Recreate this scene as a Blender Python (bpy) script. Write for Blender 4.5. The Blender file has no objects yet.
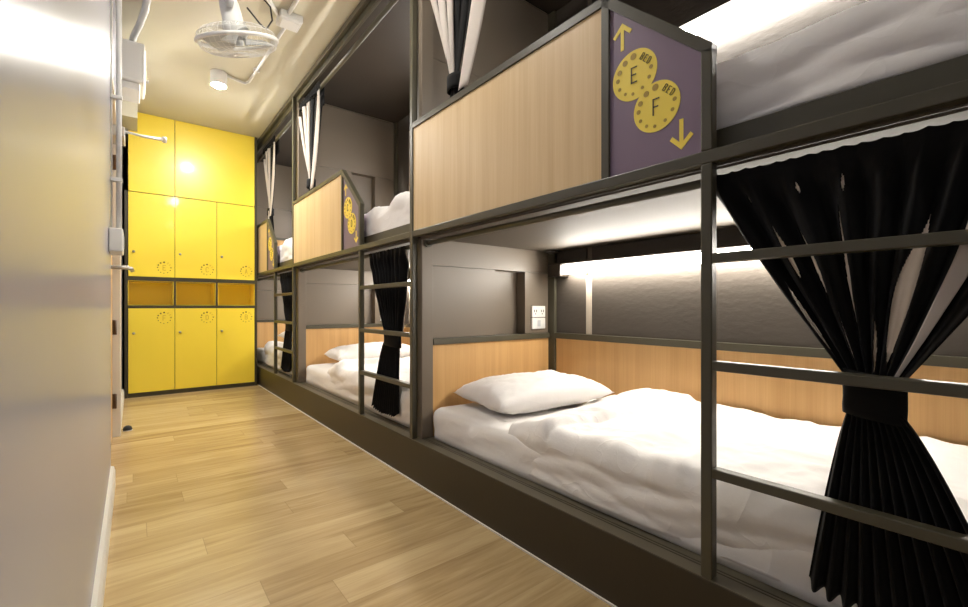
import bpy, math, random
from mathutils import Vector, Matrix, noise
R = random.Random(7)
PI = math.pi
scene = bpy.context.scene
COL = scene.collection

# ------------------------------------------------------------------ materials
def new_mat(name):
    m = bpy.data.materials.new(name); m.use_nodes = True
    nt = m.node_tree; b = nt.nodes['Principled BSDF']
    return m, nt, b
def N(nt, kind, **kw):
    n = nt.nodes.new(kind)
    for k, v in kw.items(): setattr(n, k, v)
    return n
def srgb(r, g, b):
    f = lambda c: ((c/255+.055)/1.055)**2.4 if c > 10 else c/255/12.92
    return (f(r), f(g), f(b), 1)
def coords(nt, scale=(1, 1, 1), rot=(0, 0, 0)):
    g = N(nt, 'ShaderNodeNewGeometry'); mp = N(nt, 'ShaderNodeMapping')
    mp.inputs['Scale'].default_value = scale; mp.inputs['Rotation'].default_value = rot
    nt.links.new(g.outputs['Position'], mp.inputs['Vector'])
    return mp.outputs['Vector']
def paint(name, col, rough=.5, spec=.5, bump=0, bscale=200, var=0.0, metal=0, bstretch=(1, 1, 1), coat=0):
    m, nt, b = new_mat(name)
    b.inputs['Base Color'].default_value = col
    b.inputs['Roughness'].default_value = rough
    b.inputs['Specular IOR Level'].default_value = spec
    b.inputs['Metallic'].default_value = metal
    b.inputs['Coat Weight'].default_value = coat
    b.inputs['Coat Roughness'].default_value = .08
    v = coords(nt, bstretch)
    if bump:
        n = N(nt, 'ShaderNodeTexNoise'); n.inputs['Scale'].default_value = bscale; n.inputs['Detail'].default_value = 4
        nt.links.new(v, n.inputs['Vector'])
        bp = N(nt, 'ShaderNodeBump'); bp.inputs['Strength'].default_value = bump; bp.inputs['Distance'].default_value = .01
        nt.links.new(n.outputs['Fac'], bp.inputs['Height']); nt.links.new(bp.outputs['Normal'], b.inputs['Normal'])
    if var:
        n2 = N(nt, 'ShaderNodeTexNoise'); n2.inputs['Scale'].default_value = 3; n2.inputs['Detail'].default_value = 5
        nt.links.new(v, n2.inputs['Vector'])
        mx = N(nt, 'ShaderNodeMix', data_type='RGBA'); mx.inputs[6].default_value = col
        mx.inputs[7].default_value = tuple(c*(1-var) for c in col[:3])+(1,)
        nt.links.new(n2.outputs['Fac'], mx.inputs[0]); nt.links.new(mx.outputs[2], b.inputs['Base Color'])
    return m
def emit(name, col, strength):
    m, nt, b = new_mat(name)
    b.inputs['Base Color'].default_value = (.8, .8, .8, 1)
    b.inputs['Emission Color'].default_value = col; b.inputs['Emission Strength'].default_value = strength
    return m
def wood(name, c1, c2, c3, rough=.45):
    m, nt, b = new_mat(name)
    v = coords(nt, (14, 14, .5))
    n = N(nt, 'ShaderNodeTexNoise'); n.inputs['Scale'].default_value = 1.6; n.inputs['Detail'].default_value = 3; n.inputs['Distortion'].default_value = .3
    nt.links.new(v, n.inputs['Vector'])
    v2 = coords(nt, (160, 160, 2.2))
    n2 = N(nt, 'ShaderNodeTexNoise'); n2.inputs['Scale'].default_value = 1.3; n2.inputs['Detail'].default_value = 4
    nt.links.new(v2, n2.inputs['Vector'])
    ad = N(nt, 'ShaderNodeMath', operation='MULTIPLY_ADD'); ad.inputs[1].default_value = .3
    nt.links.new(n2.outputs['Fac'], ad.inputs[0]); 
    sc = N(nt, 'ShaderNodeMath', operation='MULTIPLY'); sc.inputs[1].default_value = .6
    nt.links.new(n.outputs['Fac'], sc.inputs[0]); nt.links.new(sc.outputs[0], ad.inputs[2])
    cr = N(nt, 'ShaderNodeValToRGB'); e = cr.color_ramp.elements
    e[0].position = .27; e[0].color = c1; e[1].position = .78; e[1].color = c3
    k = e.new(.52); k.color = c2
    nt.links.new(ad.outputs[0], cr.inputs['Fac']); nt.links.new(cr.outputs['Color'], b.inputs['Base Color'])
    b.inputs['Roughness'].default_value = rough; b.inputs['Specular IOR Level'].default_value = .35
    bp = N(nt, 'ShaderNodeBump'); bp.inputs['Strength'].default_value = .05
    nt.links.new(n2.outputs['Fac'], bp.inputs['Height']); nt.links.new(bp.outputs['Normal'], b.inputs['Normal'])
    return m
def floor_mat():
    m, nt, b = new_mat('laminate_floor')
    v = coords(nt)
    L, H = 1.05, .145
    def mth(op, a, b_=None):
        n = N(nt, 'ShaderNodeMath', operation=op)
        for k, q in enumerate((a, b_)):
            if q is None: continue
            if isinstance(q, (int, float)): n.inputs[k].default_value = q
            else: nt.links.new(q, n.inputs[k])
        return n.outputs[0]
    sx = N(nt, 'ShaderNodeSeparateXYZ'); nt.links.new(v, sx.inputs[0])
    ry = mth('DIVIDE', sx.outputs['Y'], H); row = mth('FLOOR', ry)
    wn = N(nt, 'ShaderNodeTexWhiteNoise', noise_dimensions='1D'); nt.links.new(row, wn.inputs['W'])
    rx = mth('ADD', mth('DIVIDE', sx.outputs['X'], L), wn.outputs['Value']); colm = mth('FLOOR', rx)
    wn2 = N(nt, 'ShaderNodeTexWhiteNoise', noise_dimensions='2D')
    cb = N(nt, 'ShaderNodeCombineXYZ'); nt.links.new(row, cb.inputs[0]); nt.links.new(colm, cb.inputs[1]); nt.links.new(cb.outputs[0], wn2.inputs['Vector'])
    dx = mth('MULTIPLY', mth('ABSOLUTE', mth('SUBTRACT', mth('FRACT', rx), .5)), L)
    dy_ = mth('MULTIPLY', mth('ABSOLUTE', mth('SUBTRACT', mth('FRACT', ry), .5)), H)
    seam = mth('MAXIMUM', mth('GREATER_THAN', dx, L/2-.0012), mth('GREATER_THAN', dy_, H/2-.0007))
    add = N(nt, 'ShaderNodeVectorMath', operation='MULTIPLY_ADD'); add.inputs[1].default_value = (7, 3, 5)
    nt.links.new(wn2.outputs['Color'], add.inputs[0]); nt.links.new(v, add.inputs[2])
    mp = N(nt, 'ShaderNodeMapping'); mp.inputs['Scale'].default_value = (1.7, 20, 1)
    nt.links.new(add.outputs[0], mp.inputs['Vector'])
    n = N(nt, 'ShaderNodeTexNoise'); n.inputs['Scale'].default_value = 1.1; n.inputs['Detail'].default_value = 7; n.inputs['Distortion'].default_value = 1.1
    nt.links.new(mp.outputs['Vector'], n.inputs['Vector'])
    mp2 = N(nt, 'ShaderNodeMapping'); mp2.inputs['Scale'].default_value = (9, 130, 1)
    nt.links.new(add.outputs[0], mp2.inputs['Vector'])
    nf = N(nt, 'ShaderNodeTexNoise'); nf.inputs['Scale'].default_value = 1; nf.inputs['Detail'].default_value = 4
    nt.links.new(mp2.outputs['Vector'], nf.inputs['Vector'])
    val = mth('ADD', mth('ADD', mth('MULTIPLY', wn2.outputs['Value'], .3), mth('MULTIPLY', n.outputs['Fac'], .75)), mth('MULTIPLY', nf.outputs['Fac'], .2))
    cr = N(nt, 'ShaderNodeValToRGB'); e = cr.color_ramp.elements
    e[0].position = .38; e[0].color = srgb(162, 135, 94); e[1].position = .88; e[1].color = srgb(208, 184, 140)
    k = e.new(.6); k.color = srgb(186, 160, 116)
    nt.links.new(val, cr.inputs['Fac'])
    mx = N(nt, 'ShaderNodeMix', data_type='RGBA'); mx.inputs[7].default_value = srgb(136, 112, 78)
    nt.links.new(mth('MULTIPLY', seam, .5), mx.inputs[0])
    nt.links.new(cr.outputs['Color'], mx.inputs[6]); nt.links.new(mx.outputs[2], b.inputs['Base Color'])
    b.inputs['Roughness'].default_value = .24; b.inputs['Specular IOR Level'].default_value = .5
    v3 = coords(nt, (22, 90, 1))
    n3 = N(nt, 'ShaderNodeTexNoise'); n3.inputs['Scale'].default_value = 1.5; n3.inputs['Detail'].default_value = 2
    nt.links.new(v3, n3.inputs['Vector'])
    bp = N(nt, 'ShaderNodeBump'); bp.inputs['Strength'].default_value = .2; bp.inputs['Distance'].default_value = .004
    nt.links.new(n3.outputs['Fac'], bp.inputs['Height']); nt.links.new(bp.outputs['Normal'], b.inputs['Normal'])
    return m
def fabric(name, col, transl=0, bump=.15, sheen=0, crease=0):
    m, nt, b = new_mat(name)
    b.inputs['Base Color'].default_value = col; b.inputs['Roughness'].default_value = .85
    b.inputs['Specular IOR Level'].default_value = .2
    if sheen: b.inputs['Sheen Weight'].default_value = sheen
    n = N(nt, 'ShaderNodeTexNoise'); n.inputs['Scale'].default_value = 60; n.inputs['Detail'].default_value = 5
    nt.links.new(coords(nt), n.inputs['Vector'])
    bp = N(nt, 'ShaderNodeBump'); bp.inputs['Strength'].default_value = bump; bp.inputs['Distance'].default_value = .004
    nt.links.new(n.outputs['Fac'], bp.inputs['Height']); nt.links.new(bp.outputs['Normal'], b.inputs['Normal'])
    if crease:
        v = coords(nt, (1, 1.6, 1.6))
        w = N(nt, 'ShaderNodeTexNoise'); w.inputs['Scale'].default_value = 4.2; w.inputs['Detail'].default_value = 1.5; w.inputs['Distortion'].default_value = .9
        nt.links.new(v, w.inputs['Vector'])
        sb = N(nt, 'ShaderNodeMath', operation='SUBTRACT'); sb.inputs[1].default_value = .5; nt.links.new(w.outputs['Fac'], sb.inputs[0])
        ab = N(nt, 'ShaderNodeMath', operation='ABSOLUTE'); nt.links.new(sb.outputs[0], ab.inputs[0])
        pw = N(nt, 'ShaderNodeMath', operation='POWER'); pw.inputs[1].default_value = .6; nt.links.new(ab.outputs[0], pw.inputs[0])
        b2 = N(nt, 'ShaderNodeBump'); b2.inputs['Strength'].default_value = crease; b2.inputs['Distance'].default_value = .02; b2.invert = True
        nt.links.new(pw.outputs[0], b2.inputs['Height']); nt.links.new(bp.outputs['Normal'], b2.inputs['Normal']); nt.links.new(b2.outputs['Normal'], b.inputs['Normal'])
    if transl:
        t = N(nt, 'ShaderNodeBsdfTranslucent'); t.inputs['Color'].default_value = col
        mx = N(nt, 'ShaderNodeMixShader'); mx.inputs[0].default_value = transl
        out = nt.nodes['Material Output']
        nt.links.new(b.outputs[0], mx.inputs[1]); nt.links.new(t.outputs[0], mx.inputs[2]); nt.links.new(mx.outputs[0], out.inputs['Surface'])
    return m

M = dict(
    metal=paint('dark_olive_metal', srgb(74, 70, 55), .38, .5, .02, 300),
    kerb=paint('dark_olive_paint', srgb(54, 47, 34), .42, .4, .03, 60),
    panel=paint('grey_brown_panel', srgb(113, 102, 88), .42, .5, .02, 80),
    canopy=paint('dark_brown_panel', srgb(54, 47, 40), .5, .3),
    laminate=paint('taupe_laminate', srgb(84, 76, 66), .62, .25, .015, 6),
    paper=paint('wrinkled_wallpaper', srgb(72, 66, 59), .5, .4, .22, 22, bstretch=(1, 1, 2.2)),
    recess=paint('dark_recess', srgb(62, 55, 49), .5),
    jointpale=paint('pale_joint_strip', srgb(176, 166, 150), .4),
    wood_lamplit=wood('lamplit_maple_veneer', srgb(195, 152, 96), srgb(210, 168, 111), srgb(222, 184, 130)),  # maple veneer made more orange, the lamps' warm light put into its colour
    lit_top=paint('olive_grey_lit_top', srgb(94, 88, 72), .35, .5, .02, 120),  # lighter than the kerb: light reflected off its top, put into the colour
    wood=wood('maple_veneer', srgb(212, 181, 134), srgb(224, 197, 153), srgb(234, 212, 172)),
    white_wall=paint('white_gloss_wall', srgb(156, 157, 169), .25, .2, .02, 6),
    ceiling=paint('cream_ceiling', srgb(206, 200, 178), .6, .3, .01, 10),
    white=paint('white_plastic', srgb(226, 225, 220), .4),
    grey=paint('pale_grey_plastic', srgb(190, 192, 192), .45),
    trimw=paint('white_trim_paint', srgb(222, 220, 214), .35),
    yellow=paint('yellow_gloss_laminate', srgb(250, 222, 68), .34, .5, .004, 12, coat=.6),
    lockdark=paint('dark_locker_edge', srgb(62, 56, 38), .45),
    ink=paint('brown_print', srgb(104, 80, 18), .5), inkpale=paint('ochre_letter_print', srgb(190, 152, 28), .5),
    purple=paint('purple_print', srgb(130, 111, 130), .4, .5),
    signyellow=paint('yellow_print', srgb(252, 226, 88), .45),
    signdot=paint('ochre_print', srgb(176, 146, 52), .45),
    signink=paint('dark_print', srgb(62, 52, 44), .45),
    steel=paint('brushed_steel', srgb(180, 178, 172), .3, .5, metal=.9),
    brass=paint('brown_hinge_metal', srgb(96, 78, 62), .4, .5, metal=.4),
    black=paint('black_rubber', srgb(24, 23, 22), .6),
    door=wood('tan_door_veneer', srgb(186, 146, 92), srgb(205, 168, 116), srgb(216, 182, 132)),
    linen=fabric('white_cotton', srgb(236, 233, 230), bump=.12, crease=.12),
    duvet=fabric('white_duvet_cotton', srgb(238, 235, 232), bump=.15, crease=.2),
    cblack=fabric('black_curtain_cloth', srgb(11, 10, 10), bump=.2, sheen=.05),
    lining=fabric('white_curtain_lining', srgb(216, 208, 200), .35, .1),
    tube=emit('wall_lamp_light', (1, .94, .85, 1), 30),
    bulb=emit('ceiling_lamp_light', (1, .96, .88, 1), 980),
    tube_upper=emit('upper_wall_lamp_light', (1, .97, .92, 1), 42),
    bulb3=emit('middle_ceiling_lamp_light', (1, .95, .87, 1), 340),
    bulb_fill=emit('near_fill_light', (1, .95, .86, 1), 70),
)
M['floor'] = floor_mat()

# ------------------------------------------------------------------ mesh helper
class MB:
    def __init__(s): s.v = []; s.f = []; s.sm = []
    def add(s, vs, fs, smooth=False):
        o = len(s.v); s.v += [tuple(p) for p in vs]
        for f in fs: s.f.append([i+o for i in f]); s.sm.append(smooth)
        return s
    def box(s, x0, x1, y0, y1, z0, z1):
        vs = [(x, y, z) for x in (x0, x1) for y in (y0, y1) for z in (z0, z1)]
        return s.add(vs, [(0, 1, 3, 2), (4, 6, 7, 5), (0, 4, 5, 1), (2, 3, 7, 6), (0, 2, 6, 4), (1, 5, 7, 3)])
    def hexa(s, a, b):            # two quads -> solid
        return s.add(list(a)+list(b), [(3, 2, 1, 0), (4, 5, 6, 7)]+[(i, (i+1) % 4, 4+(i+1) % 4, 4+i) for i in range(4)])
    def prism(s, poly, x0, x1):   # polygon in (y,z) extruded over x
        n = len(poly)
        vs = [(x0, y, z) for y, z in poly]+[(x1, y, z) for y, z in poly]
        return s.add(vs, [tuple(range(n)), tuple(range(2*n-1, n-1, -1))]+[(i, i+n, (i+1) % n+n, (i+1) % n) for i in range(n)])
    def prismy(s, poly, y0, y1):  # polygon in (x,z) extruded over y
        n = len(poly)
        vs = [(x, y0, z) for x, z in poly]+[(x, y1, z) for x, z in poly]
        return s.add(vs, [tuple(range(n)), tuple(range(2*n-1, n-1, -1))]+[(i, i+n, (i+1) % n+n, (i+1) % n) for i in range(n)])
    def tube(s, pts, r, n=12, closed=False, caps=True):
        pts = [Vector(p) for p in pts]; m = len(pts); vs = []; prev = None
        rs = r if isinstance(r, (list, tuple)) else [r]*m
        for i, p in enumerate(pts):
            if closed: t = (pts[(i+1) % m]-pts[i-1]).normalized()
            else: t = (pts[min(i+1, m-1)]-pts[max(i-1, 0)]).normalized()
            if prev is None:
                a = t.cross(Vector((0, 0, 1)))
                if a.length < .1: a = t.cross(Vector((1, 0, 0)))
            else: a = prev-t*prev.dot(t)
            a.normalize(); prev = a; b = t.cross(a)
            for k in range(n):
                q = 2*PI*k/n; vs.append(p+(a*math.cos(q)+b*math.sin(q))*rs[i])
        fs = []
        for i in range(m if closed else m-1):
            j = (i+1) % m
            for k in range(n): fs.append((i*n+k, i*n+(k+1) % n, j*n+(k+1) % n, j*n+k))
        s.add(vs, fs, True)
        if caps and not closed:
            o = len(s.v)-m*n
            s.f += [[o+k for k in range(n)][::-1], [o+(m-1)*n+k for k in range(n)]]; s.sm += [False, False]
        return s
    def lathe(s, prof, c, n=32, mat=None):   # profile (r,z) about z through c; mat optional rotation
        vs = []
        for r, z in prof:
            for k in range(n):
                q = 2*PI*k/n; p = Vector((r*math.cos(q), r*math.sin(q), z))
                if mat: p = mat @ p
                vs.append(p+Vector(c))
        fs = []
        for i in range(len(prof)-1):
            for k in range(n): fs.append((i*n+k, i*n+(k+1) % n, (i+1)*n+(k+1) % n, (i+1)*n+k))
        fs2 = [tuple(range(n))[::-1], tuple((len(prof)-1)*n+k for k in range(n))]
        s.add(vs, fs, True); o = len(s.v)-len(vs)
        for f in fs2: s.f.append([i+o for i in f]); s.sm.append(False)
        return s
    def grid(s, fn, nu, nv, smooth=True, skip=None):
        vs = [fn(i/nu, j/nv) for i in range(nu+1) for j in range(nv+1)]
        fs = []
        for i in range(nu):
            for j in range(nv):
                if skip and skip((i+.5)/nu, (j+.5)/nv): continue
                fs.append((i*(nv+1)+j, (i+1)*(nv+1)+j, (i+1)*(nv+1)+j+1, i*(nv+1)+j+1))
        return s.add(vs, fs, smooth)
    def build(s, name, mat, parent=None, bevel=0, solid=0, clean=False, seg=2):
        org = Vector(parent['_o']) if parent is not None else Vector((0, 0, 0))
        me = bpy.data.meshes.new(name)
        me.from_pydata([Vector(p)-org for p in s.v], [], s.f)
        me.polygons.foreach_set('use_smooth', s.sm); me.validate(); me.update()
        if clean:
            import bmesh
            b = bmesh.new(); b.from_mesh(me); bmesh.ops.remove_doubles(b, verts=b.verts, dist=1e-5)
            loose = [v for v in b.verts if not v.link_faces]; bmesh.ops.delete(b, geom=loose, context='VERTS')
            bmesh.ops.recalc_face_normals(b, faces=b.faces); b.to_mesh(me); b.free()
        me.materials.append(M[mat] if isinstance(mat, str) else mat)
        o = bpy.data.objects.new(name, me); COL.objects.link(o)
        o['_o'] = tuple(org)
        if parent is not None: o.parent = parent
        if bevel:
            md = o.modifiers.new('edge', 'BEVEL'); md.width = bevel; md.segments = seg; md.limit_method = 'ANGLE'; md.angle_limit = .7
        if solid:
            md = o.modifiers.new('thickness', 'SOLIDIFY'); md.thickness = solid; md.offset = 0
        return o
def box(*a): return MB().box(*a)

def tag(o, label=None, cat=None, group=None, kind=None):
    if label: o['label'] = label
    if cat: o['category'] = cat
    if group: o['group'] = group
    if kind: o['kind'] = kind
    return o
def thing(name, loc, label, cat, group=None):
    o = bpy.data.objects.new(name, None); COL.objects.link(o); o.location = loc; o['_o'] = tuple(loc)
    o.empty_display_size = .1
    return tag(o, label, cat, group)
def recenter(o, loc):
    """put the origin of a single-mesh thing at its base"""
    d = Vector(loc); o.data.transform(Matrix.Translation(-d)); o.location = d; o['_o'] = tuple(d); return o
def struct(o, label=None): return tag(o, label, None, None, 'structure')
def copy_tree(src, parent=None, dy=0):
    c = src.copy(); COL.objects.link(c)
    if parent is not None: c.parent = parent
    else: c.location = src.location+Vector((0, dy, 0))
    for ch in list(src.children): copy_tree(ch, c)
    return c

def nz(x, y, z, s=0): return noise.noise(Vector((x, y, z+s*13.7)))
def sstep(a, b, x):
    t = min(1, max(0, (x-a)/(b-a))); return t*t*(3-2*t)
def lerp(a, b, t): return a+(b-a)*t

# ------------------------------------------------------------------ dimensions (metres, camera 0.90 m up at x=y=0)
K = 1.13            # front plane of the bunks
PITCH = 2.185       # bunk to bunk
CZ = 2.85           # ceiling
BX = 2.15           # wall behind the bunks
FY = 6.46           # far wall
RY = -1.5           # wall behind the camera
KZ = .215           # platform height

# ------------------------------------------------------------------ room shell
struct(box(-.3, 2.3, RY-.1, FY+.1, -.1, 0).build('floor', 'floor'), 'glossy light oak laminate floor laid across the aisle')
struct(box(-.3, 2.3, RY-.1, FY+.1, CZ, CZ+.1).build('ceiling', 'ceiling'), 'cream painted ceiling')
w = MB()
DY0, DY1, DZ = 2.93, 4.02, 2.12      # doorway in the left wall
w.box(-.25, -.09, RY, DY0, 0, CZ); w.box(-.25, -.09, DY0, DY1, DZ, CZ); w.box(-.25, -.09, DY1, FY, 0, CZ)
struct(w.build('wall_left', 'white_wall'), 'shiny white wall along the aisle')
struct(box(-.25, 2.3, FY, FY+.1, 0, CZ).build('wall_far', 'panel'))
struct(box(-.25, 2.3, RY-.1, RY, 0, CZ).build('wall_rear', 'white_wall'))
struct(box(BX+.001, BX+.12, RY, FY, 0, CZ).build('wall_right', 'panel'), 'grey-brown wall behind the bunks')
def skirting(y0, y1):
    b = MB(); b.prismy([(-.09, 0), (-.072, 0), (-.072, .075), (-.078, .095), (-.09, .1)], y0, y1); return b
struct(skirting(RY, DY0-.02).build('baseboard_left', 'trimw'), 'white baseboard at the foot of the near white wall')
struct(skirting(DY1+.055, 5.58).build('baseboard_left.001', 'trimw'), 'white baseboard between the door and the lockers')
struct(box(-.09, .028, 5.2, FY, 2.65, CZ-.001).build('trim_1', 'ceiling'), 'boxed-in beam under the ceiling above the lockers')

# door in the left wall
d = box(-.155, -.115, DY0+.03, DY1-.03, .008, DZ-.03).build('door_1', 'door', None, .002); struct(d, 'closed tan wooden door in the white wall')
fr = MB(); fr.box(-.2, -.112, DY0, DY0+.03, 0, DZ); fr.box(-.2, -.07, DY1-.035, DY1+.05, 0, DZ+.05); fr.box(-.2, -.085, DY0, DY1, DZ-.03, DZ)
fr.build('door_frame', 'trimw', d, .003)
box(-.118, -.108, DY0+.07, DY0+.12, .96, 1.28).build('handle_plate', 'steel', d, .002)
h = MB(); h.tube([(-.112, DY0+.1, 1.11), (-.03, DY0+.1, 1.11), (-.012, DY0+.13, 1.11), (-.006, DY0+.24, 1.105)], .0105, 12)
h.build('door_handle', 'steel', d)
MB().tube([(-.112, DY0+.1, 1.2), (-.075, DY0+.1, 1.2)], .018, 14).build('lock_cylinder', 'steel', d)
for z in (.25, .76, 1.9):
    hb = MB(); hb.box(-.118, -.098, DY1-.05, DY1-.036, z-.05, z+.05); hb.tube([(-.098, DY1-.052, z-.05), (-.098, DY1-.052, z+.05)], .007, 10)
    hb.build('hinge', 'brass', d)
cl = MB(); cl.box(-.115, -.045, DY1-.28, DY1-.05, 2.02, 2.085)
cb = cl.build('door_closer_body', 'grey', d, .006)
a = MB(); a.tube([(-.06, DY1-.1, 2.09), (-.06, DY1-.1, 2.115)], .014, 12); a.tube([(-.06, DY1-.1, 2.11), (.06, DY1-.04, 2.118), (.178, 4.0, 2.125)], .008, 10)
a.tube([(.178, 4.0, 2.135), (.02, DY1+.02, 2.14), (-.085, DY1+.02, 2.145)], .006, 10); a.lathe([(.001, -.022), (.014, -.02), (.014, .018), (.001, .02)], (.178, 4.0, 2.13), 14)
a.build('closer_arm', 'trimw', d)

# ------------------------------------------------------------------ fittings on the left wall and the ceiling
t = thing('cable_conduit', (-.075, 2.66, 1.26), 'white vertical cable pipe on the shiny white wall above the door-release box', 'conduit')
MB().tube([(-.056, 2.8, 1.264), (-.056, 2.8, CZ-.002)], .0115, 14).build('pipe', 'white', t)
MB().tube([(-.084, 2.8, 1.264), (-.084, 2.8, CZ-.002)], .004, 8).build('cable', 'white', t)
for z in (1.52, 1.92, 2.5):
    s = MB(); s.box(-.0895, -.042, 2.782, 2.818, z-.009, z+.009); s.build('clip', 'white', t, .003)
t = thing('door_release_box', (-.065, 2.64, 1.15), 'white square box on the wall at handle height beside the door', 'switch box')
box(-.0895, -.038, 2.62, 2.83, 1.155, 1.262).build('housing', 'white', t, .006)
box(-.04, -.0355, 2.68, 2.77, 1.18, 1.24).build('button', 'grey', t, .003)
t = thing('light_switch', (-.085, 4.6, 1.4), 'small white light switch on the wall between the door and the lockers', 'switch')
box(-.0895, -.077, 4.55, 4.67, 1.42, 1.52).build('plate', 'white', t, .002); box(-.078, -.07, 4.59, 4.63, 1.45, 1.49).build('rocker', 'grey', t, .002)
t = thing('electrical_box', (-.02, 4.05, 2.42), 'pale grey wall-mounted electrical box high above the door', 'electrical box')
box(-.0895, .062, 3.85, 4.18, 2.45, 2.72).build('housing', 'white', t, .012)
box(.0625, .068, 3.88, 4.15, 2.48, 2.69).build('cover', 'white', t, .003)
MB().tube([(.065, 4.14, 2.58), (.088, 4.14, 2.58)], .012, 12).build('latch', 'steel', t)
box(-.0895, .035, 3.88, 4.14, 2.40, 2.447).build('terminal_box', 'white', t, .006)
t = thing('flexible_conduit', (-.02, 3.95, 2.725), 'grey bent pipe rising from the electrical box to the ceiling', 'conduit')
MB().tube([(-.01, 3.98, 2.722), (-.01, 3.98, 2.75), (.0, 3.93, 2.785), (.03, 3.8, 2.812), (.06, 3.6, 2.825), (.075, 3.3, 2.829)], .02, 14).build('pipe', 'grey', t)
MB().lathe([(.028, 0), (.028, .02), (.001, .02)], (-.01, 3.98, 2.721), 16).build('collar', 'white', t)
t = thing('door_stop', (-.03, 4.12, 0), 'small black rubber door stop on the floor by the white baseboard', 'door stop')
MB().lathe([(.026, 0.0005), (.028, .012), (.022, .028), (.01, .036), (.001, .037)], (-.035, 4.14, 0), 20).build('bumper', 'black', t)
MB().lathe([(.03, .0002), (.03, .004), (.001, .004)], (-.035, 4.14, 0), 20).build('foot_plate', 'steel', t)

# ceiling conduit run, junction box, lamp
t = thing('ceiling_conduit', (.79, 3.7, CZ-.015), 'white cable pipe bent across the ceiling from the junction box to the lamp', 'conduit')
ZC = CZ-.017
MB().tube([(.82, 3.22, ZC), (.80, 3.7, ZC), (.775, 4.22, ZC), (.755, 4.27, ZC), (.70, 4.26, ZC), (.612, 4.225, ZC)], .011, 12).build('pipe', 'white', t)
for p in ((.808, 3.5), (.787, 3.98)):
    box(p[0]-.022, p[0]+.022, p[1]-.008, p[1]+.008, ZC-.013, CZ-.001).build('clip', 'white', t, .002)
t = thing('junction_box', (.82, 3.15, CZ-.05), 'white square junction box on the ceiling behind the fan', 'junction box')
box(.75, .89, 3.07, 3.21, CZ-.05, CZ-.001).build('housing', 'white', t, .006)
box(.765, .875, 3.085, 3.195, CZ-.056, CZ-.05).build('cover', 'white', t, .003)
t = thing('ceiling_conduit', (.8, 2.6, CZ-.015), 'white pipe on the ceiling running from the junction box towards the camera', 'conduit')
MB().tube([(.80, 3.065, ZC), (.82, 2.4, ZC), (.84, 1.6, ZC)], .013, 12).build('pipe', 'white', t)
for y in (2.7, 2.0): box(.79, .85, y-.008, y+.008, ZC-.014, CZ-.001).build('clip', 'white', t, .002)
t = thing('ceiling_conduit', (.6, 3.1, CZ-.015), 'white pipe on the ceiling running from the junction box to the fan', 'conduit')
MB().tube([(.745, 3.13, ZC), (.6, 2.92, ZC), (.46, 2.78, ZC)], .013, 12).build('pipe', 'white', t)

def lamp(x, y, mat, label):
    t = thing('ceiling_lamp', (x, y, CZ), label, 'lamp')
    MB().lathe([(.058, -.001), (.06, -.004), (.06, -.111), (.055, -.113), (.053, -.06), (.001, -.06)], (x, y, CZ), 32).build('lamp_body', 'white', t)
    prof = [(.001, -.135)]+[(.04*math.sin(PI*k/10), -.095-.04*math.cos(PI*k/10)) for k in range(1, 9)]+[(.018, -.0605)]
    MB().lathe(prof, (x, y, CZ), 24).build('bulb', mat, t)
    return t
lamp(.553, 4.24, 'bulb', 'lit round ceiling lamp in front of the yellow lockers')
lamp(.62, -.5, 'bulb_fill', 'unseen round ceiling lamp added as fill light at the near end of the aisle')  # out of view, added to fill the near end with light

lamp(.55, 1.85, 'bulb3', 'lit round ceiling lamp overhead in the middle of the aisle')

# orbit fan
fx, fy, fz = .435, 2.655, 2.315
t = thing('ceiling_fan', (fx, fy, CZ), 'white ceiling orbit fan with a round wire cage', 'fan')
MB().lathe([(.07, -.001), (.075, -.02), (.055, -.05), (.02, -.06), (.001, -.06)], (fx, fy, CZ), 28).build('ceiling_mount', 'white', t)
MB().tube([(fx, fy, CZ-.05), (fx, fy, CZ-.24)], .02, 16).build('stalk', 'white', t)
tilt = Matrix.Rotation(-.16, 4, 'Z') @ Matrix.Rotation(math.radians(16), 4, 'X') @ Matrix.Rotation(math.radians(-14), 4, 'Y')
def FT(p): return tilt @ Vector(p)+Vector((fx, fy, fz))
mh = MB(); mh.lathe([(.001, .2), (.036, .2), (.046, .17), (.05, .09), (.056, .085), (.058, .03), (.05, .02), (.001, .02)], (fx, fy, fz), 28, tilt); mh.build('motor_housing', 'white', t)
bk = MB()
yk = [FT((0.0, -.055, .14)), FT((0.0, -.07, .2)), FT((0, -.055, .27)), Vector((fx, fy, CZ-.23))]
bk.tube(yk, [.012, .036, .034, .022], 16); bk.build('yoke', 'grey', t)
cage = MB()
cage.tube([FT((.192*math.cos(2*PI*k/64), .192*math.sin(2*PI*k/64), 0)) for k in range(64)], .0105, 10, True)
cage.build('cage_rim', 'white', t)
wr = MB()
for k in range(40):
    q = 2*PI*k/40
    lo = [(.03, -.062), (.09, -.06), (.15, -.052), (.182, -.034), (.192, 0)]
    hi = [(.192, 0), (.187, .03), (.16, .055), (.11, .068), (.055, .07)]
    for pr in (lo, hi):
        wr.tube([FT((r*math.cos(q), r*math.sin(q), z)) for r, z in pr], 0.0009, 4, False, False)
for r, z in ((.15, -.052), (.09, -.06), (.13, .064), (.181, -.034), (.184, .034)):
    wr.tube([FT((r*math.cos(2*PI*k/40), r*math.sin(2*PI*k/40), z)) for k in range(40)], 0.0012, 5, True)
wr.build('wire_guard', 'white', t)
MB().lathe([(.001, -.068), (.036, -.066), (.038, -.058), (.001, -.056)], (fx, fy, fz), 20, tilt).build('guard_badge', 'white', t)
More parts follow.
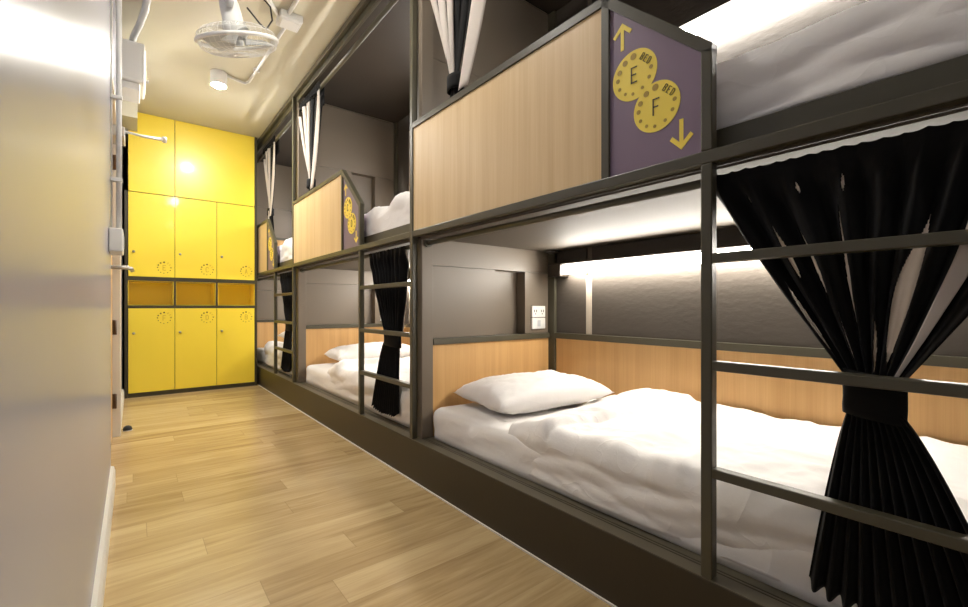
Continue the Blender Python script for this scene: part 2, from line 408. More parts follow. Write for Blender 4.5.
for k in range(3):
    q0 = 2*PI*k/3+.4
    b = MB()
    def bl(u, v, q0=q0):
        r = lerp(.03, .175, u); wd = .36+.25*math.sin(PI*min(1, u*.9+.1)); q = q0+(v-.5)*2*wd
        return FT((r*math.cos(q), r*math.sin(q), .006+(v-.5)*.05))
    b.grid(bl, 10, 8); b.build('blade', 'grey', t, 0, .003)
MB().lathe([(.001, -.02), (.024, -.018), (.028, .02), (.001, .025)], (fx, fy, fz), 20, tilt).build('blade_hub', 'grey', t)
MB().tube([(fx+.05, fy-.02, 2.57), (fx+.10, fy-.03, 2.59), (fx+.15, fy-.04, 2.54), (fx+.16, fy-.04, 2.47), (fx+.13, fy-.04, 2.41), (fx+.10, fy-.035, 2.43), (fx+.04, fy-.02, 2.5)], .0045, 8).build('cord', 'black', t)

# ------------------------------------------------------------------ lettering (thin strokes)
GLY = {'E': [[(1, 1), (0, 1), (0, 0), (1, 0)], [(0, .52), (.8, .52)]],
       'F': [[(1, 1), (0, 1), (0, 0)], [(0, .5), (.8, .5)]],
       'B': [[(0, 0), (0, 1), (.75, 1), (1, .85), (1, .65), (.75, .52), (0, .52)], [(.75, .52), (1, .38), (1, .15), (.75, 0), (0, 0)]],
       'D': [[(0, 0), (0, 1), (.6, 1), (1, .8), (1, .2), (.6, 0), (0, 0)]],
       'C': [[(1, .82), (.75, 1), (.25, 1), (0, .82), (0, .18), (.25, 0), (.75, 0), (1, .18)]],
       'A': [[(0, 0), (.5, 1), (1, 0)], [(.2, .36), (.8, .36)]]}
def strokes(mb, ch, P, w, h, sw):
    """P(u,v,d) maps letter plane to the world; strokes of width sw"""
    for line in GLY[ch]:
        for (a0, b0), (a1, b1) in zip(line, line[1:]):
            x0, y0, x1, y1 = (a0-.5)*w, (b0-.5)*h, (a1-.5)*w, (b1-.5)*h
            L = math.hypot(x1-x0, y1-y0); dx, dy = (x1-x0)/L*sw/2, (y1-y0)/L*sw/2
            q = [(x0-dx-dy, y0-dy+dx), (x1+dx-dy, y1+dy+dx), (x1+dx+dy, y1+dy-dx), (x0-dx+dy, y0-dy-dx)]
            mb.hexa([P(u, v, 0) for u, v in q], [P(u, v, .0012) for u, v in q])
def disc(mb, P, cu, cv, r, d0, d1, n=24):
    ring = [(cu+r*math.cos(2*PI*k/n), cv+r*math.sin(2*PI*k/n)) for k in range(n)]
    vs = [P(u, v, d0) for u, v in ring]+[P(u, v, d1) for u, v in ring]
    mb.add(vs, [tuple(range(n))[::-1], tuple(range(n, 2*n))]+[(i, (i+1) % n, n+(i+1) % n, n+i) for i in range(n)])
DOTS = [(92, 1), (123, .9), (153, .8), (178, .68), (208, .55), (238, .5), (266, .5), (300, .5), (333, .55), (2, .6)]

# ------------------------------------------------------------------ lockers
LX = [-.044, .336, .712, 1.088]; LY = 5.6
t = thing('locker_cabinet', (.52, LY, 0), 'built-in yellow locker wall with dark edges at the end of the aisle', 'locker')
b = MB()
b.box(-.07, LX[0]-.002, LY-.004, 6.44, 0, 2.05); b.box(LX[3]+.002, 1.112, LY-.004, 6.44, 0, CZ-.002)
b.box(LX[0], LX[3], LY+.004, 6.44, 0, .04); b.box(LX[0], LX[3], LY-.002, 6.0, .892, .918); b.box(LX[0], LX[3], LY-.002, 6.0, 1.166, 1.203)
for x in LX[1:3]: b.box(x-.01, x+.01, LY-.001, 6.0, .918, 1.166)
b.box(LX[0], LX[3], 6.0, 6.44, .04, CZ-.004)
b.build('carcass', 'lockdark', t)
g = .0022
letters = {(0, 1): 'E', (1, 1): 'C', (2, 1): 'A', (0, 0): 'F', (1, 0): 'D', (2, 0): 'B'}
for i in range(3):
    for j, (z0, z1) in enumerate(((.042, .89), (1.205, 2.048))):
        dn = box(LX[i]+g, LX[i+1]-g, LY, LY+.018, z0+g, z1-g).build('door', 'yellow', t, .0015)
        tag(dn, 'yellow locker door with letter '+letters[(i, j)])
        cx = (.247, .623, 1.0)[i]; cz = (.788, 1.304)[j]
        P = lambda u, v, dd, cx=cx, cz=cz: (cx+u, LY-.0003-dd, cz+v)
        em = MB(); em2 = MB()
        for ang, s in DOTS:
            q = math.radians(ang); disc(em, P, .056*math.cos(q), .056*math.sin(q), .0085*s, 0, .001, 12)
        strokes(em2, letters[(i, j)], P, .022, .05, .0042)
        for n_, c in enumerate('BED'):
            q = math.radians(58-26*n_)
            P2 = lambda u, v, dd, q=q: P(.056*math.cos(q)+u*math.sin(q)+v*math.cos(q), .056*math.sin(q)-u*math.cos(q)+v*math.sin(q), dd)
            strokes(em2, c, P2, .009, .015, .0016)
        em.build('emblem_dots', 'ink', dn); em2.build('emblem_letters', 'inkpale', dn)
        lk = MB(); lx = (.0, .381, .76)[i]; lz = (.639, 1.454)[j]
        lk.lathe([(.001, .016), (.011, .016), (.012, .002), (.001, .002)], (lx, LY, lz), 18, Matrix.Rotation(PI/2, 4, 'X'))
        lk.build('lock', 'steel', dn)
    c = MB(); x0, x1 = LX[i]+(.0 if i == 0 else .0105), LX[i+1]-(.0 if i == 2 else .0105)
    z0, z1, y1 = .9185, 1.1655, 5.88
    th = .004
    c.box(x0, x1, y1-th, y1, z0, z1); c.box(x0, x0+th, LY+.004, y1, z0, z1); c.box(x1-th, x1, LY+.004, y1, z0, z1)
    c.box(x0, x1, LY+.004, y1, z0, z0+th); c.box(x0, x1, LY+.004, y1, z1-th, z1)
    c.build('cubby', 'yellow', t)
for x0, x1 in ((LX[0], LX[1]), (LX[1], LX[3])):
    box(x0+g, x1-g, LY, LY+.018, 2.052, CZ-.003).build('top_panel', 'yellow', t, .0015)

# ------------------------------------------------------------------ bunks
o_ = box(K, BX-.002, -.19, FY-.003, 0.001, KZ-.0025)
plat = o_.build('bunk_platform', 'kerb', None, .004); recenter(plat, (1.6, 3, 0))
tag(plat, 'long dark olive raised platform along the aisle under all the bunks', 'platform')
for x in (1.178, 1.19):
    MB().box(x, x+.004, -.18, FY-.02, KZ-.001, KZ+.0008).build('track', 'kerb', plat)
box(K+.001, BX-.002, -.19, FY-.003, KZ-.0025, KZ).build('lit_top', 'lit_top', plat)  # thin added sheet that paints the platform top as brightened by light
box(K-.006, K-.0005, -.19, 5.597, .001, .007).build('floor_seal', 'trimw', plat)

def make_bunk():
    Y0, Y1 = -.135, 2.02         # clear span between the posts
    t = thing('bunk_bed', (1.6, .95, KZ), 'x', 'bunk bed', 'built-in two-tier bunks')
    box(K, K+.03, 2.02, 2.05, KZ+.001, CZ-.002).build('post', 'metal', t, .003)
    # ladder
    l = MB(); LYp = .51
    l.box(K, K+.03, LYp, LYp+.028, KZ+.001, 1.262); l.box(K, K+.03, LYp, LYp+.028, 1.296, 1.553)
    lad = l.build('ladder_post', 'metal', t, .003)
    for z in (1.023, .753, .484):
        box(K, K+.03, Y0, LYp, z-.012, z+.012).build('rung', 'metal', lad, .003)
    box(K, K+.03, Y0, Y1, 1.263, 1.295).build('front_beam', 'metal', t, .003)
    tb = MB(); tb.box(K, K+.03, Y0, Y1, CZ-.045, CZ-.002); tb.box(K+.03, K+.05, Y0, Y1, CZ-.09, CZ-.002)
    tb.build('top_beam', 'metal', t, .003)
    # guard: framed wood panel and the sign with its sloping top
    gf = MB()
    gf.box(K, K+.03, .842, Y1, 1.826, 1.854)
    gf.box(K, K+.03, .816, .842, 1.296, 1.848)
    gf.prism([(.842, 1.826), (.842, 1.857), (.83, 1.857), (.510, 1.5625), (.510, 1.54), (.538, 1.550), (.816, 1.806)][::-1], K, K+.03)
    # underside of the slope
    gf.build('guard_frame', 'metal', t)
    box(K+.006, K+.024, .843, 2.019, 1.297, 1.825).build('guard_panel', 'wood', t)
    sg = MB(); sg.prism([(.815, 1.297), (.815, 1.808), (.5385, 1.553), (.5385, 1.297)][::-1], K+.008, K+.022)
    sign = sg.build('sign_board', 'purple', t)
    # partition at the head end
    pb = MB(); YA, YB = 2.0, 2.09
    NX0, NX1 = 1.67, 1.914
    pb.box(1.236, BX, YA+.075, YB, KZ+.001, CZ-.04)
    for lo, hi, nz0, nz1 in ((.735, 1.257, .735, 1.119), (1.835, CZ-.04, 1.835, 2.218)):
        pb.box(1.237, NX0-.0015, YA, YA+.075, nz0, nz1); pb.box(NX1, BX-.03, YA, YA+.075, nz0, nz1)
        pb.box(1.237, BX-.03, YA, YA+.075, nz1+.0025, hi)
    pb.box(1.237, BX, YA+.002, YA+.075, 1.258, 1.3)
    pt = pb.build('end_partition', 'panel', t)
    jb = MB(); jb.box(1.168, 1.236, YA-.012, YB, KZ+.001, 1.258); jb.box(1.168, 1.236, YA-.012, YB, 1.302, CZ-.04); jb.build('jamb', 'panel', t, .003)
    for z0, z1 in ((KZ+.001, .70), (1.302, 1.80)):
        box(1.237, BX-.03, YA-.004, YA+.075, z0, z1).build('headboard', 'wood_lamplit', t)
        box(1.237, BX-.03, YA-.016, YA+.075, z1, z1+.033).build('headboard_ledge', 'metal', t, .002)
        box(BX-.03, BX+.0005, YA-.058, YB, z0, 1.257 if z0 < 1 else CZ-.04).build('corner_strip', 'metal', t, .002)
    YN = -.095
    for z0, z1, zt in ((KZ+.001, .70, 1.257), (1.302, 1.80, CZ-.04)):
        box(BX-.016, BX+.0005, YN, YA-.059, z0, z1).build('back_panel', 'wood_lamplit', t)
        lg = box(BX-.03, BX+.0005, YN, YA-.059, z1, z1+.036).build('back_ledge', 'metal', t, .002)
        box(BX-.012, BX+.0005, YN, YA-.34, z1+.037, zt).build('back_lining', 'paper', t)
        box(BX-.012, BX+.0005, YA-.298, YA-.06, z1+.037, zt).build('back_lining', 'paper', t)
        box(BX-.015, BX+.0005, YA-.339, YA-.299, z1+.037, zt-.17).build('joint_strip', 'jointpale', t)
    ud = MB(); ud.box(K+.031, BX-.001, YN, YA-.014, 1.258, 1.30)
    ud.build('upper_deck', 'laminate', t)
    dr = box(1.19, 1.212, Y0+.035, YA-.015, 1.3005, 1.362).build('deck_rail', 'metal', t, .002)
    box(K+.032, K+.038, Y0, Y1-.03, 1.25, 1.257).build('curtain_track', 'laminate', t)
    box(K+.052, BX-.001, YN, 2.0, CZ-.035, CZ-.002).build('canopy', 'canopy', t)
    for z, r, x in ((1.232, .0125, 1.2), (2.70, .016, 1.2)):
        rd = MB(); rd.tube([(x, Y0+.04, z), (x, YA-.013, z)], r, 16); rod = rd.build('curtain_rod', 'metal', t)
        rb = MB(); rb.tube([(x, YA-.03, z), (x, YA-.0125, z)], r*1.7, 16); rb.build('rod_bracket', 'metal', rod)
    return t, sign
def sign_art(sign, top, bot):
    """discs, letters and arrows on the face of a sign board; sign frame shifts with its bunk"""
    o = sign['_o']
    for (cy, cz, r, ch) in ((.7325, 1.573, .072, top), (.6635, 1.457, .0695, bot)):
        P = lambda u, v, d, cy=cy, cz=cz: (K+.0078-d, cy-u, cz+v)
        m = MB(); disc(m, P, 0, 0, r, -.0002, .001+(ch == bot)*.0004, 48); m.build('disc', 'signyellow', sign)
        dm = MB()
        for ang, s in DOTS:
            q = math.radians(ang); disc(dm, P, .054*math.cos(q), .054*math.sin(q), .0095*s, .0015, .0021, 14)
        dm.build('dots', 'signdot', sign)
        lm = MB()
        P2 = lambda u, v, d: P(u, v, d+.0015)
        strokes(lm, ch, P2, .0165, .043, .0032)
        for n_, c in enumerate('BED'):
            uu, vv = .0275+.0105*n_, .0425-.010*n_
            ca, sa = math.cos(math.radians(-42)), math.sin(math.radians(-42))
            P3 = lambda u, v, d, uu=uu, vv=vv: P2(uu+u*ca-v*sa, vv+u*sa+v*ca, d)
            strokes(lm, c, P3, .007, .0175, .0015)
        lm.build('lettering', 'signink', sign)
    for cy, cz, s in ((.772, 1.70, 1), (.5915, 1.36, -1)):
        P = lambda u, v, d, cy=cy, cz=cz: (K+.0078-d, cy-u, cz+v)
        w_ = .0055
        poly = [(0, .0425), (-.0325, .0105), (-.0245, .002), (-w_, .0208), (-w_, -.039), (w_, -.039), (w_, .0208), (.0245, .002), (.0325, .0105)]
        m = MB(); n_ = len(poly); poly = [(u, v*s) for u, v in (poly if s > 0 else poly[::-1])]
        m.add([P(u, v, -.0002) for u, v in poly]+[P(u, v, .001) for u, v in poly], [tuple(range(n_))[::-1], tuple(range(n_, 2*n_))]+[(k, (k+1) % n_, n_+(k+1) % n_, n_+k) for k in range(n_)])
        m.build('arrow', 'signyellow', sign, clean=True)
bunk, sign = make_bunk()
bunks = [bunk, copy_tree(bunk, None, PITCH), copy_tree(bunk, None, 2*PITCH)]
for bk_, lab, (a_, b_) in zip(bunks, ('nearest two-tier dark metal and wood bunk with the large E and F sign', 'middle two-tier dark metal and wood bunk between the two others',
                            'farthest two-tier dark metal and wood bunk beside the yellow lockers'), ('EF', 'CD', 'AB')):
    bk_['label'] = lab
    s_ = [c for c in bk_.children if c.name.startswith('sign_board')][0]
    sign_art(s_, a_, b_)
box(K, K+.03, -.165, -.136, KZ+.001, CZ-.002).build('post', 'metal', bunk, .003)

# ------------------------------------------------------------------ bedding
def rbox(x0, x1, y0, y1, z0, z1, r, st, disp):
    nx, ny, nz_ = [max(2, round((b-a)/st)) for a, b in ((x0, x1), (y0, y1), (z0, z1))]
    idx = {}; vs = []; fs = []
    def vid(i, j, k):
        key = (i, j, k)
        if key not in idx:
            p = Vector((lerp(x0, x1, i/nx), lerp(y0, y1, j/ny), lerp(z0, z1, k/nz_)))
            q = Vector((min(max(p.x, x0+r), x1-r), min(max(p.y, y0+r), y1-r), min(p.z, z1-r)))
            n = (p-q); n = n.normalized() if n.length > 1e-6 else Vector((0, 0, 1))
            p = q+n*min(r, (p-q).length)
            idx[key] = len(vs); vs.append(p+disp(p, n))
        return idx[key]
    def face(f): fs.append(f)
    for i in range(nx):
        for j in range(ny):
            face((vid(i, j, nz_), vid(i+1, j, nz_), vid(i+1, j+1, nz_), vid(i, j+1, nz_)))
            face((vid(i, j, 0), vid(i, j+1, 0), vid(i+1, j+1, 0), vid(i+1, j, 0)))
    for i in range(nx):
        for k in range(nz_):
            face((vid(i, 0, k), vid(i+1, 0, k), vid(i+1, 0, k+1), vid(i, 0, k+1)))
            face((vid(i, ny, k), vid(i, ny, k+1), vid(i+1, ny, k+1), vid(i+1, ny, k)))
    for j in range(ny):
        for k in range(nz_):
            face((vid(0, j, k), vid(0, j, k+1), vid(0, j+1, k+1), vid(0, j+1, k)))
            face((vid(nx, j, k), vid(nx, j+1, k), vid(nx, j+1, k+1), vid(nx, j, k+1)))
    return MB().add(vs, fs, True)
def mattress(dy, zb, zt, label, group, seed, st=.022):
    def disp(p, n):
        front = 1-sstep(1.24, 1.32, p.x)
        d = .006*nz(p.x*5, p.y*4, p.z*9, seed)*(1+front)
        side = sstep(zb, zb+.04, p.z)*front
        d += side*.007*nz(p.y*3, p.z*26+p.y*6, 1, seed)
        return n*d*sstep(zb, zb+.03, p.z) if n.z > -.5 else Vector((0, 0, 0))
    m = rbox(1.222, BX-.035, -.085+dy, 1.985+dy, zb, zt, .045, st, disp)
    o = m.build('mattress', 'linen'); recenter(o, (1.68, .95+dy, zb))
    return tag(o, label, 'mattress', group)
FLAP = [(1.235, 1.44), (1.235, 1.16), (1.47, 1.13), (1.72, 1.10), (2.08, 1.02), (2.11, 1.10), (2.05, 1.36), (1.7, 1.42), (1.45, 1.46)]
def poly_sd(px, py, poly):
    best = 9; ins = False; n = len(poly)
    for i in range(n):
        x0, y0 = poly[i]; x1, y1 = poly[(i+1) % n]
        dx, dy = x1-x0, y1-y0
        t = min(1, max(0, ((px-x0)*dx+(py-y0)*dy)/(dx*dx+dy*dy)))
        best = min(best, math.hypot(px-x0-dx*t, py-y0-dy*t))
        if (y0 > py) != (y1 > py) and px < (x1-x0)*(py-y0)/(y1-y0)+x0: ins = not ins
    return best if ins else -best
def duvet(dy, zb, zt, hang, label, group, seed, y0=-.08, y1=1.43, nu=70, nv=130, flap=True, back=.012, rough=1, puff=0, fl=1):
    """cover lying on the mattress: back edge at the wall, front edge hanging to `hang`"""
    XF = 1.278; Rr = .05; W = 2.11-XF; H = zt+.035-Rr-hang; tot = W+Rr*PI/2+H
    def fn(u, v):
        s = u*tot
        edge = y1+.05*math.sin(s*5+seed)+.03*nz(s*4, 0, 0, seed)
        y = lerp(y0, edge, v)
        if s < W:
            x = 2.11-s; base = zt+.035
            n = Vector((0, 0, 1))
        elif s < W+Rr*PI/2:
            a = (s-W)/Rr; x = XF-Rr*math.sin(a); base = zt+.035-Rr*(1-math.cos(a)); n = Vector((-math.sin(a), 0, math.cos(a)))
        else:
            x = XF-Rr; base = zt+.035-Rr-(s-W-Rr*PI/2); n = Vector((-1, 0, 0))
        p = Vector((x+.0, y, base))
        top = n.z; side = 1-top
        d = 0
        if top > 0.01:
            bk = sstep(1.75, 2.1, x)
            d += top*(back*bk+.018*rough*fl*(nz(x*2.2, y*2.6, 0, seed)+.2))
            rg = 1-abs(nz(x*3.2+y*1.6, y*5-x*2.0, .3, seed))*2
            d += top*.015*rough*fl*max(0, rg)
            rg2 = 1-abs(nz(x*7+y*3, y*9-x*4, .9, seed))*2
            d += top*.008*rough*fl*max(0, rg2)
            rg3 = 1-abs(nz(x*16+y*5, y*15-x*9, 1.7, seed))*2
            d += top*.003*rough*max(0, rg3)
            if puff: d += top*puff*(.5+.5*math.sin(y*14+x*5+seed))*.6+top*puff*sstep(-.3, .5, nz(x*3, y*4, 2, seed))
            if flap: d += top*.032*sstep(-.012, .03, poly_sd(x, y-0, FLAP))
        if side > .01:
            zz = p.z
            d += side*.012*rough*(1-2*abs(nz(y*1.3+zz*2, zz*17+y*2.2, 9, seed)))*(fl < 1)
            d += side*rough*(.012*nz(y*1.6, zz*20+y*3.5, 0, seed)+.009*(1-2*abs(nz(y*1.1, zz*34-y*7, 5, seed)))*sstep(-.4, .4, nz(y*2, 1, 2, seed)))
            d += side*.018*sstep(hang+.1, hang, zz)*nz(y*5, 0, 3, seed)
        ed = sstep(1, .84, v)            # thins out towards its free edge
        p += n*(d*(.2+.8*ed))-n*(1-ed)*.021
        if side > .5: p.x = max(p.x, 1.205)
        return p
    m = MB(); m.grid(fn, nu, nv)
    o = m.build('duvet', 'duvet', None, 0, .012); o.modifiers['thickness'].offset = -1
    recenter(o, (1.68, .7+dy, zb)); 
    o.location.y += 0
    tag(o, label, 'duvet', group)
    return o
def shift(o, dy): o.data.transform(Matrix.Translation((0, 0, 0))); return o
def pillow(cx, cy, cz, L, Wd, H, rz, label, seed, tiltx=0):
    o_ = MB()
    def half(sg):
        def fn(u, v):
            a, b = u*2-1, v*2-1
            x = a*L/2*(1-.07*(1-b*b)*abs(a)**2); y = b*Wd/2*(1-.09*(1-a*a)*abs(b)**2)
            f = max(0, (1-a**4)*(1-b**4))**.55
            z = sg*H/2*f*(1 if sg > 0 else .75)
            wv = .008*nz(a*3, b*3, sg, seed)+.006*(1-2*abs(nz(a*4+b*2, b*5-a*3, sg+2, seed)))
            z += wv*sstep(0, .4, f)
            return (x, y, z)
        return fn
    o_.grid(half(1), 40, 32); o_.grid(lambda u, v: half(-1)(1-u, v), 40, 32)
    o = o_.build('pillow', 'linen', None, clean=True)
    for p in o.data.polygons: p.use_smooth = True
    o.data.transform(Matrix.Rotation(rz, 4, 'Z') @ Matrix.Rotation(tiltx, 4, 'Y'))
    o.location = (cx, cy, cz); tag(o, label, 'pillow', 'white pillows')
    return o
mattress(0, KZ+.002, .375, 'white sheeted mattress in the nearest lower bunk', 'lower mattresses', 1)
duvet(0, KZ+.002, .375, .235, 'crumpled white duvet spread over the nearest lower bunk', 'lower duvets', 1, nu=100, nv=190)
pillow(1.665, 1.685, .446, .70, .50, .165, -.17, 'plump white pillow at the head of the nearest lower bunk', 1, -.03)
mattress(PITCH, KZ+.002, .375, 'white sheeted mattress in the middle lower bunk', 'lower mattresses', 2, .035)
o = duvet(0, KZ+.002, .375, .235, 'crumpled white duvet in the middle lower bunk behind the black curtain', 'lower duvets', 2, nu=70, nv=110, rough=1.2); o.location.y += PITCH
pillow(1.72, 1.66+PITCH, .475, .74, .50, .17, -.1, 'white pillow at the head of the middle lower bunk', 2, -.03)
mattress(2*PITCH, KZ+.002, .375, 'white sheeted mattress in the farthest lower bunk by the lockers', 'lower mattresses', 3, .04)
o = duvet(0, KZ+.002, .375, .235, 'crumpled white duvet in the farthest lower bunk by the lockers', 'lower duvets', 3, nu=60, nv=90, rough=1.3, puff=.02); o.location.y += 2*PITCH
pillow(1.66, .98+2*PITCH, .57, .66, .42, .14, .2, 'white pillow lying on the duvet of the farthest lower bunk', 3)
# upper bunks
mattress(0, 1.302, 1.455, 'white mattress in the nearest upper bunk above the black curtain', 'upper mattresses', 4, .03)
duvet(0, 1.302, 1.512, 1.365, 'white duvet stretched in folds over the nearest upper bunk', 'upper duvets', 5, y1=1.9, nu=90, nv=170, flap=False, rough=1.5, back=-.05, fl=.25)
mattress(PITCH, 1.302, 1.45, 'white mattress in the middle upper bunk', 'upper mattresses', 6, .04)
o = duvet(0, 1.302, 1.45, 1.34, 'thick rumpled white duvet heaped on the middle upper bunk', 'upper duvets', 7, y1=1.3, nu=70, nv=100, flap=False, rough=1.9, puff=.035, fl=.8); o.location.y += PITCH
mattress(2*PITCH, 1.302, 1.45, 'white mattress in the farthest upper bunk near the lockers', 'upper mattresses', 8, .04)
o = duvet(0, 1.302, 1.45, 1.34, 'rumpled white duvet on the farthest upper bunk near the lockers', 'upper duvets', 9, y1=1.3, nu=60, nv=80, flap=False, rough=1.9, puff=.05, fl=.8); o.location.y += 2*PITCH

# ------------------------------------------------------------------ wall lamps, sockets, sensor
def wall_lamp(dy, dz, label, ye=1.94):
    t = thing('wall_lamp', (BX-.05, 1+dy, 1.09+dz), label, 'lamp', 'bunk reading lamps')
    h = MB(); h.box(BX-.092, BX-.0125, .06+dy, ye+dy, 1.163+dz, 1.176+dz); h.box(BX-.026, BX-.0125, .06+dy, ye+dy, 1.15+dz, 1.1625+dz)
    h.box(BX-.092, BX-.0125, ye-.1+dy, ye+dy, 1.09+dz, 1.1625+dz)
    h.build('lamp_housing', 'canopy', t, .002)
    box(BX-.084, BX-.052, .08+dy, ye-.102+dy, 1.104+dz, 1.155+dz).build('diffuser', 'tube' if dz == 0 else 'tube_upper', t, .01)
for k, nm in enumerate(('nearest', 'middle', 'farthest')):
    wall_lamp(k*PITCH, 0, 'long lit strip lamp on the back wall of the %s lower bunk' % nm)
    wall_lamp(k*PITCH, 1.085, 'lit strip lamp on the back wall of the %s upper bunk' % nm, 1.2 if k == 0 else 1.45)
def socket(dy, label):
    t = thing('wall_socket', (2.025, 1.999+dy, .76), label, 'socket', 'bunk sockets')
    for z0, z1 in ((.762, .832), (.836, .907)):
        p = box(1.966, 2.084, 1.988+dy, 1.9995+dy, z0, z1).build('plate', 'white', t, .003)
        zc = (z0+z1)/2
        if z0 < .8: box(2.012, 2.038, 1.985+dy, 1.9885+dy, zc-.02, zc+.02).build('rocker', 'grey', p, .002)
        else:
            h = MB()
            for x in (1.995, 2.055):
                for s in (-.009, .009): h.box(x+s-.0025, x+s+.0025, 1.987+dy, 1.989+dy, zc-.004, zc+.012)
                h.box(x-.003, x+.003, 1.987+dy, 1.989+dy, zc-.018, zc-.011)
            h.build('socket_holes', 'black', p)
socket(0, 'white double socket and switch plate on the end panel of the nearest lower bunk')
socket(PITCH, 'white socket and switch plate in the middle lower bunk behind its curtain')
t = thing('ceiling_sensor', (2.075, 1.925, 1.257), 'small dark round fitting under the upper deck in the corner of the nearest lower bunk', 'sensor')
MB().lathe([(.045, -.0005), (.045, -.01), (.03, -.016), (.001, -.016)], (2.075, 1.925, 1.258), 24).build('body', 'recess', t)
MB().lathe([(.02, -.0155), (.018, -.02), (.001, -.021)], (2.075, 1.925, 1.258), 18).build('sensor_lens', 'metal', t)

# ------------------------------------------------------------------ curtains
def lower_curtain(dy, label, seed, gaps, ytop=(.545, -.115), ytie=(.252, .172), ybot=(.325, .0), nf=9):
    rr = random.Random(seed)
    ztop, ztie, zlow, zbot = 1.241, .745, .69, .285
    t = thing('curtain', (1.19, .21+dy, ztop), label, 'curtain', 'tied-back lower curtains')
    ph = rr.uniform(0, 6)
    def up(s, q, off, amp):   # s across, q 0 top -> 1 tie
        e = q**1.12
        jit = .35*nz(s*6, 0, 0, seed)
        yt = lerp(ytop[0], ytop[1], s)+.006*nz(s*30, q*3, 0, seed)
        yb = lerp(ytie[0], ytie[1], s)
        sag = .03*math.sin(PI*q)*(s-.5)*0
        y = lerp(yt, yb, e)+sag
        A = lerp(.020, .014, q)*amp*sstep(.03, .2, q)+.003*(1-sstep(.03, .2, q))
        off = off-.016*(1-sstep(.05, .25, q))
        x = 1.19+off+A*math.sin(2*PI*nf*(s+.02*math.sin(7*s+ph))+ph+jit+.6*math.sin(q*3+s*9))+.004*nz(s*14, q*5, 1, seed)
        x = max(x, 1.164); x = min(x, 1.225)
        zt = ztop-.004*abs(math.sin(PI*nf*2.3*s))-.006*max(0, nz(s*12, 3, 0, seed))
        return (x, y+dy, lerp(zt, ztie, q))
    def low(s, q, off, amp):
        e = q**.8
        y = lerp(lerp(ytie[0], ytie[1], s), lerp(ybot[0], ybot[1], s), e)
        A = lerp(.009, .014, q)*amp
        x = 1.182+off+A*math.sin(2*PI*nf*s*1.3+ph+1.5*nz(s*3, q, 0, seed))
        x = min(max(x, 1.164), 1.204)
        zb = zbot+.02*math.sin(PI*s)*-1+.006*math.sin(2*PI*nf*s*1.3+ph)+.012*nz(s*5, 0, 7, seed)
        return (x, y+dy, lerp(zlow, zb, q))
    def skip(s, q):
        for gs, g0, g1, gw in gaps:
            if g0 < q < g1:
                k = (q-g0)/(g1-g0); w_ = gw*math.sin(PI*k**1.3)
                if abs(s-gs-.012*math.sin(5*q+gs*20)) < w_: return True
        return False
    f = MB(); f.grid(lambda s, q: up(s, q, 0, 1), 330, 190, True, skip)
    f.grid(lambda s, q: low(s, q, 0, 1), 160, 40)
    f.build('fabric', 'cblack', t, 0, .002)
    l = MB(); l.grid(lambda s, q: up(lerp(.05, .99, s), q, .016, .35), 120, 50); 
    l.build('lining', 'lining', t, 0, .0015)
    if dy == 0:
      e = MB(); e.grid(lambda s, q: (lambda p: (1.163+.002*s, p[1], p[2]))(up(.785+.085*s*(1.15-q*.5)+.05*q, lerp(.36, 1, q), -.02, .2)), 6, 40)
      e.build('lining_edge', 'lining', t, 0, .0015)
    b = MB(); vs = []
    def band(s, q):
        a = 2*PI*s; r = 1+.04*nz(math.cos(a)*3, math.sin(a)*3, q*3, seed)
        return (1.187+.0225*r*math.cos(a), (ytie[0]+ytie[1])/2+((ytie[0]-ytie[1])/2+.009)*r*math.sin(a)+dy, lerp(.672, .765, q)+.006*math.sin(a))
    b.grid(band, 40, 6); b.build('tieback', 'cblack', t, 0, .004)
    return t
G1 = [(.168, .3, .56, .013), (.235, .3, .66, .014), (.07, .55, .9, .012), (.40, .2, .98, .019), (.30, .7, .98, .012), (.51, .72, .98, .014), (.655, .32, .93, .05), (.11, .12, .18, .006), (.292, .11, .17, .006), (.422, .11, .19, .006)]
lower_curtain(0, 'large black curtain tied back in front of the nearest lower bunk, white lining showing', 3, G1)
lower_curtain(PITCH, 'black curtain tied back at the foot of the middle lower bunk', 5, [(.3, .15, .4, .01), (.6, .2, .5, .012)], (.47, -.0), (.262, .085), (.43, .11))
lower_curtain(2*PITCH, 'black curtain with white edge tied back in the farthest lower bunk', 8, [(.2, .2, .8, .05), (.6, .2, .5, .012)], (.47, -.0), (.262, .085), (.43, .11))

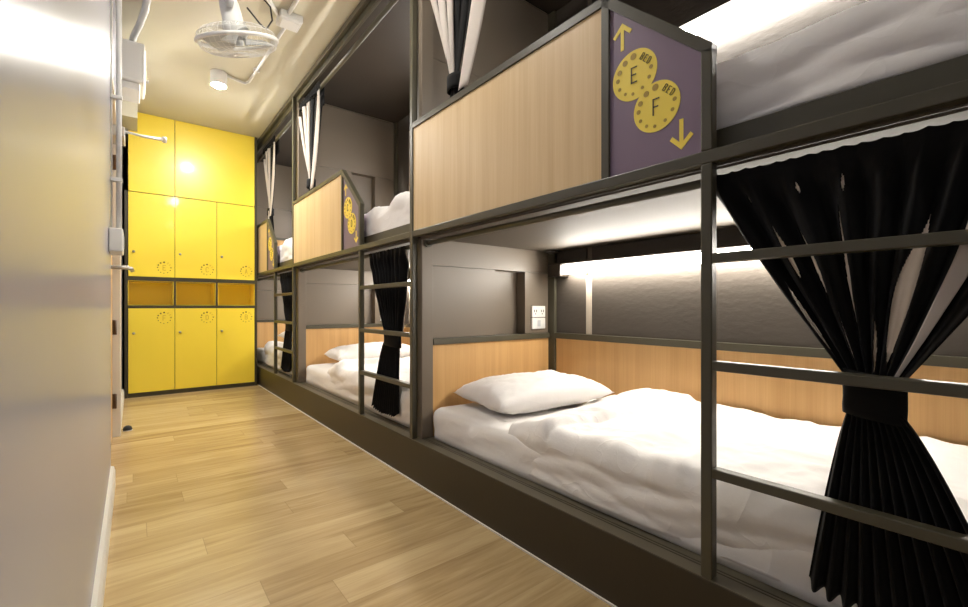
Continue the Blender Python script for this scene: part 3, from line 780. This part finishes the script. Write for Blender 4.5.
def upper_curtain(dy, label, seed, tail_white=.0):
    rr = random.Random(seed)
    ytie, ztie, zt = 1.735, 1.985, 2.665
    t = thing('curtain', (1.2, ytie+dy, zt), label, 'curtain', 'tied-back upper curtains')
    fb, ln = MB(), MB()
    n = 10
    for k in range(n):
        c = (k+.5)/n
        white = k in (0, 2, 4)
        yt = lerp(2.0, 1.5, c)+rr.uniform(-.01, .01); wt = (.05 if k == 0 else rr.uniform(.068, .085)) if white else rr.uniform(.06, .085)
        yb = ytie+lerp(.035, -.035, c); wb = .022
        x0 = 1.2+rr.uniform(-.012, .012)+(-.016 if white else .004)
        zt_k = zt+rr.uniform(-.02, .0)+(.02 if white else 0)-(.06 if k == 0 else 0)
        bow = rr.uniform(-.02, .02)
        def fn(u, v, yt=yt, wt=wt, yb=yb, wb=wb, x0=x0, zt_k=zt_k, bow=bow, k=k):
            e = v**1.05
            y = lerp(yt, yb, e)+bow*math.sin(PI*v)+(u-.5)*lerp(wt, wb, v**1.3)
            x = lerp(x0, 1.2+.012*math.cos(k*2.1), v**3)+lerp(.02, .006, v)*(4*(u-.5)**2-.5)
            return (x, y+dy, lerp(zt_k, ztie, v))
        (ln if white else fb).grid(fn, 8, 30)
    # gathered heading on the rod and the tail below the tie
    def head(s, q):
        y = lerp(1.985, 1.45, s); x = 1.2+(.022+.006*math.sin(s*90))*math.cos(PI*q*1.0+PI/2)*0-.02-.006*math.sin(s*70+seed)
        return (x, y+dy, lerp(2.735, 2.675-.008*math.sin(s*50), q))
    fb.grid(head, 90, 6)
    fb.grid(lambda s, q: (1.223+.006*math.sin(s*70+seed), lerp(1.985, 1.45, s)+dy, lerp(2.735, 2.56, q)), 90, 6)
    def tail(s, q):
        wd = lerp(.035, .085, q**.7); a = 2*PI*s
        r = 1+.3*math.sin(9*a+seed)*min(1, q*2+.2)
        return (1.208+.016*math.cos(a)*r*(1+.5*q), ytie+wd*math.sin(a)*r*.9+dy, lerp(1.95, 1.61, q))
    fb.grid(tail, 80, 16)
    fb.build('fabric', 'cblack', t, 0, .002)
    if tail_white:
        ln.grid(lambda u, v: (1.176-.003*math.sin(u*PI), ytie-.03-.02*v*tail_white+(u-.5)*lerp(.02, .09, v)+dy-.08*v*v*tail_white, lerp(1.97, 1.56, v)), 6, 14)
    # long free white edge
    def edge(u, v):
        y = lerp(1.455, 1.635, v**1.15)-.03*math.sin(PI*v)+(u-.5)*lerp(.055, .115, math.sin(PI*min(1, v*.9))**1.0)
        return (1.172+.014*(u-.5)**2, y+dy, lerp(2.66, 1.9, v))
    ln.grid(edge, 6, 30)
    ln.build('lining', 'lining', t, 0, .0015)
    b = MB()
    b.grid(lambda s, q: (1.203+.034*math.cos(2*PI*s), ytie+.05*math.sin(2*PI*s)+dy, lerp(1.93, 2.0, q)), 32, 4); b.build('tieback', 'cblack', t, 0, .004)
    return t
upper_curtain(0, 'gathered black curtain with white lining tied above the nearest wood guard panel', 2)
upper_curtain(PITCH, 'gathered black and white curtain tied above the middle wood guard panel', 4)
upper_curtain(2*PITCH-.74, 'gathered black and white curtain hanging beside the yellow lockers', 6, .8)

# ------------------------------------------------------------------ world, camera, view
wd = bpy.data.worlds.new('World'); scene.world = wd; wd.use_nodes = True
wd.node_tree.nodes['Background'].inputs['Color'].default_value = (.8, .85, 1, 1)
wd.node_tree.nodes['Background'].inputs['Strength'].default_value = .3
cam = bpy.data.cameras.new('Camera'); co = bpy.data.objects.new('Camera', cam); COL.objects.link(co)
co.location = (0, 0, .9); co.rotation_euler = (PI/2, 0, -.6708)
cam.sensor_width = 36; cam.lens = 441.5/968*36; cam.shift_y = 3.6/968; cam.clip_start = .01
scene.camera = co
for o in list(bpy.data.objects):
    if '_o' in o: del o['_o']
vs = scene.view_settings
vs.view_transform = 'Standard'; vs.look = 'None'; vs.gamma = 1; vs.exposure = 1.25; vs.use_curve_mapping = False
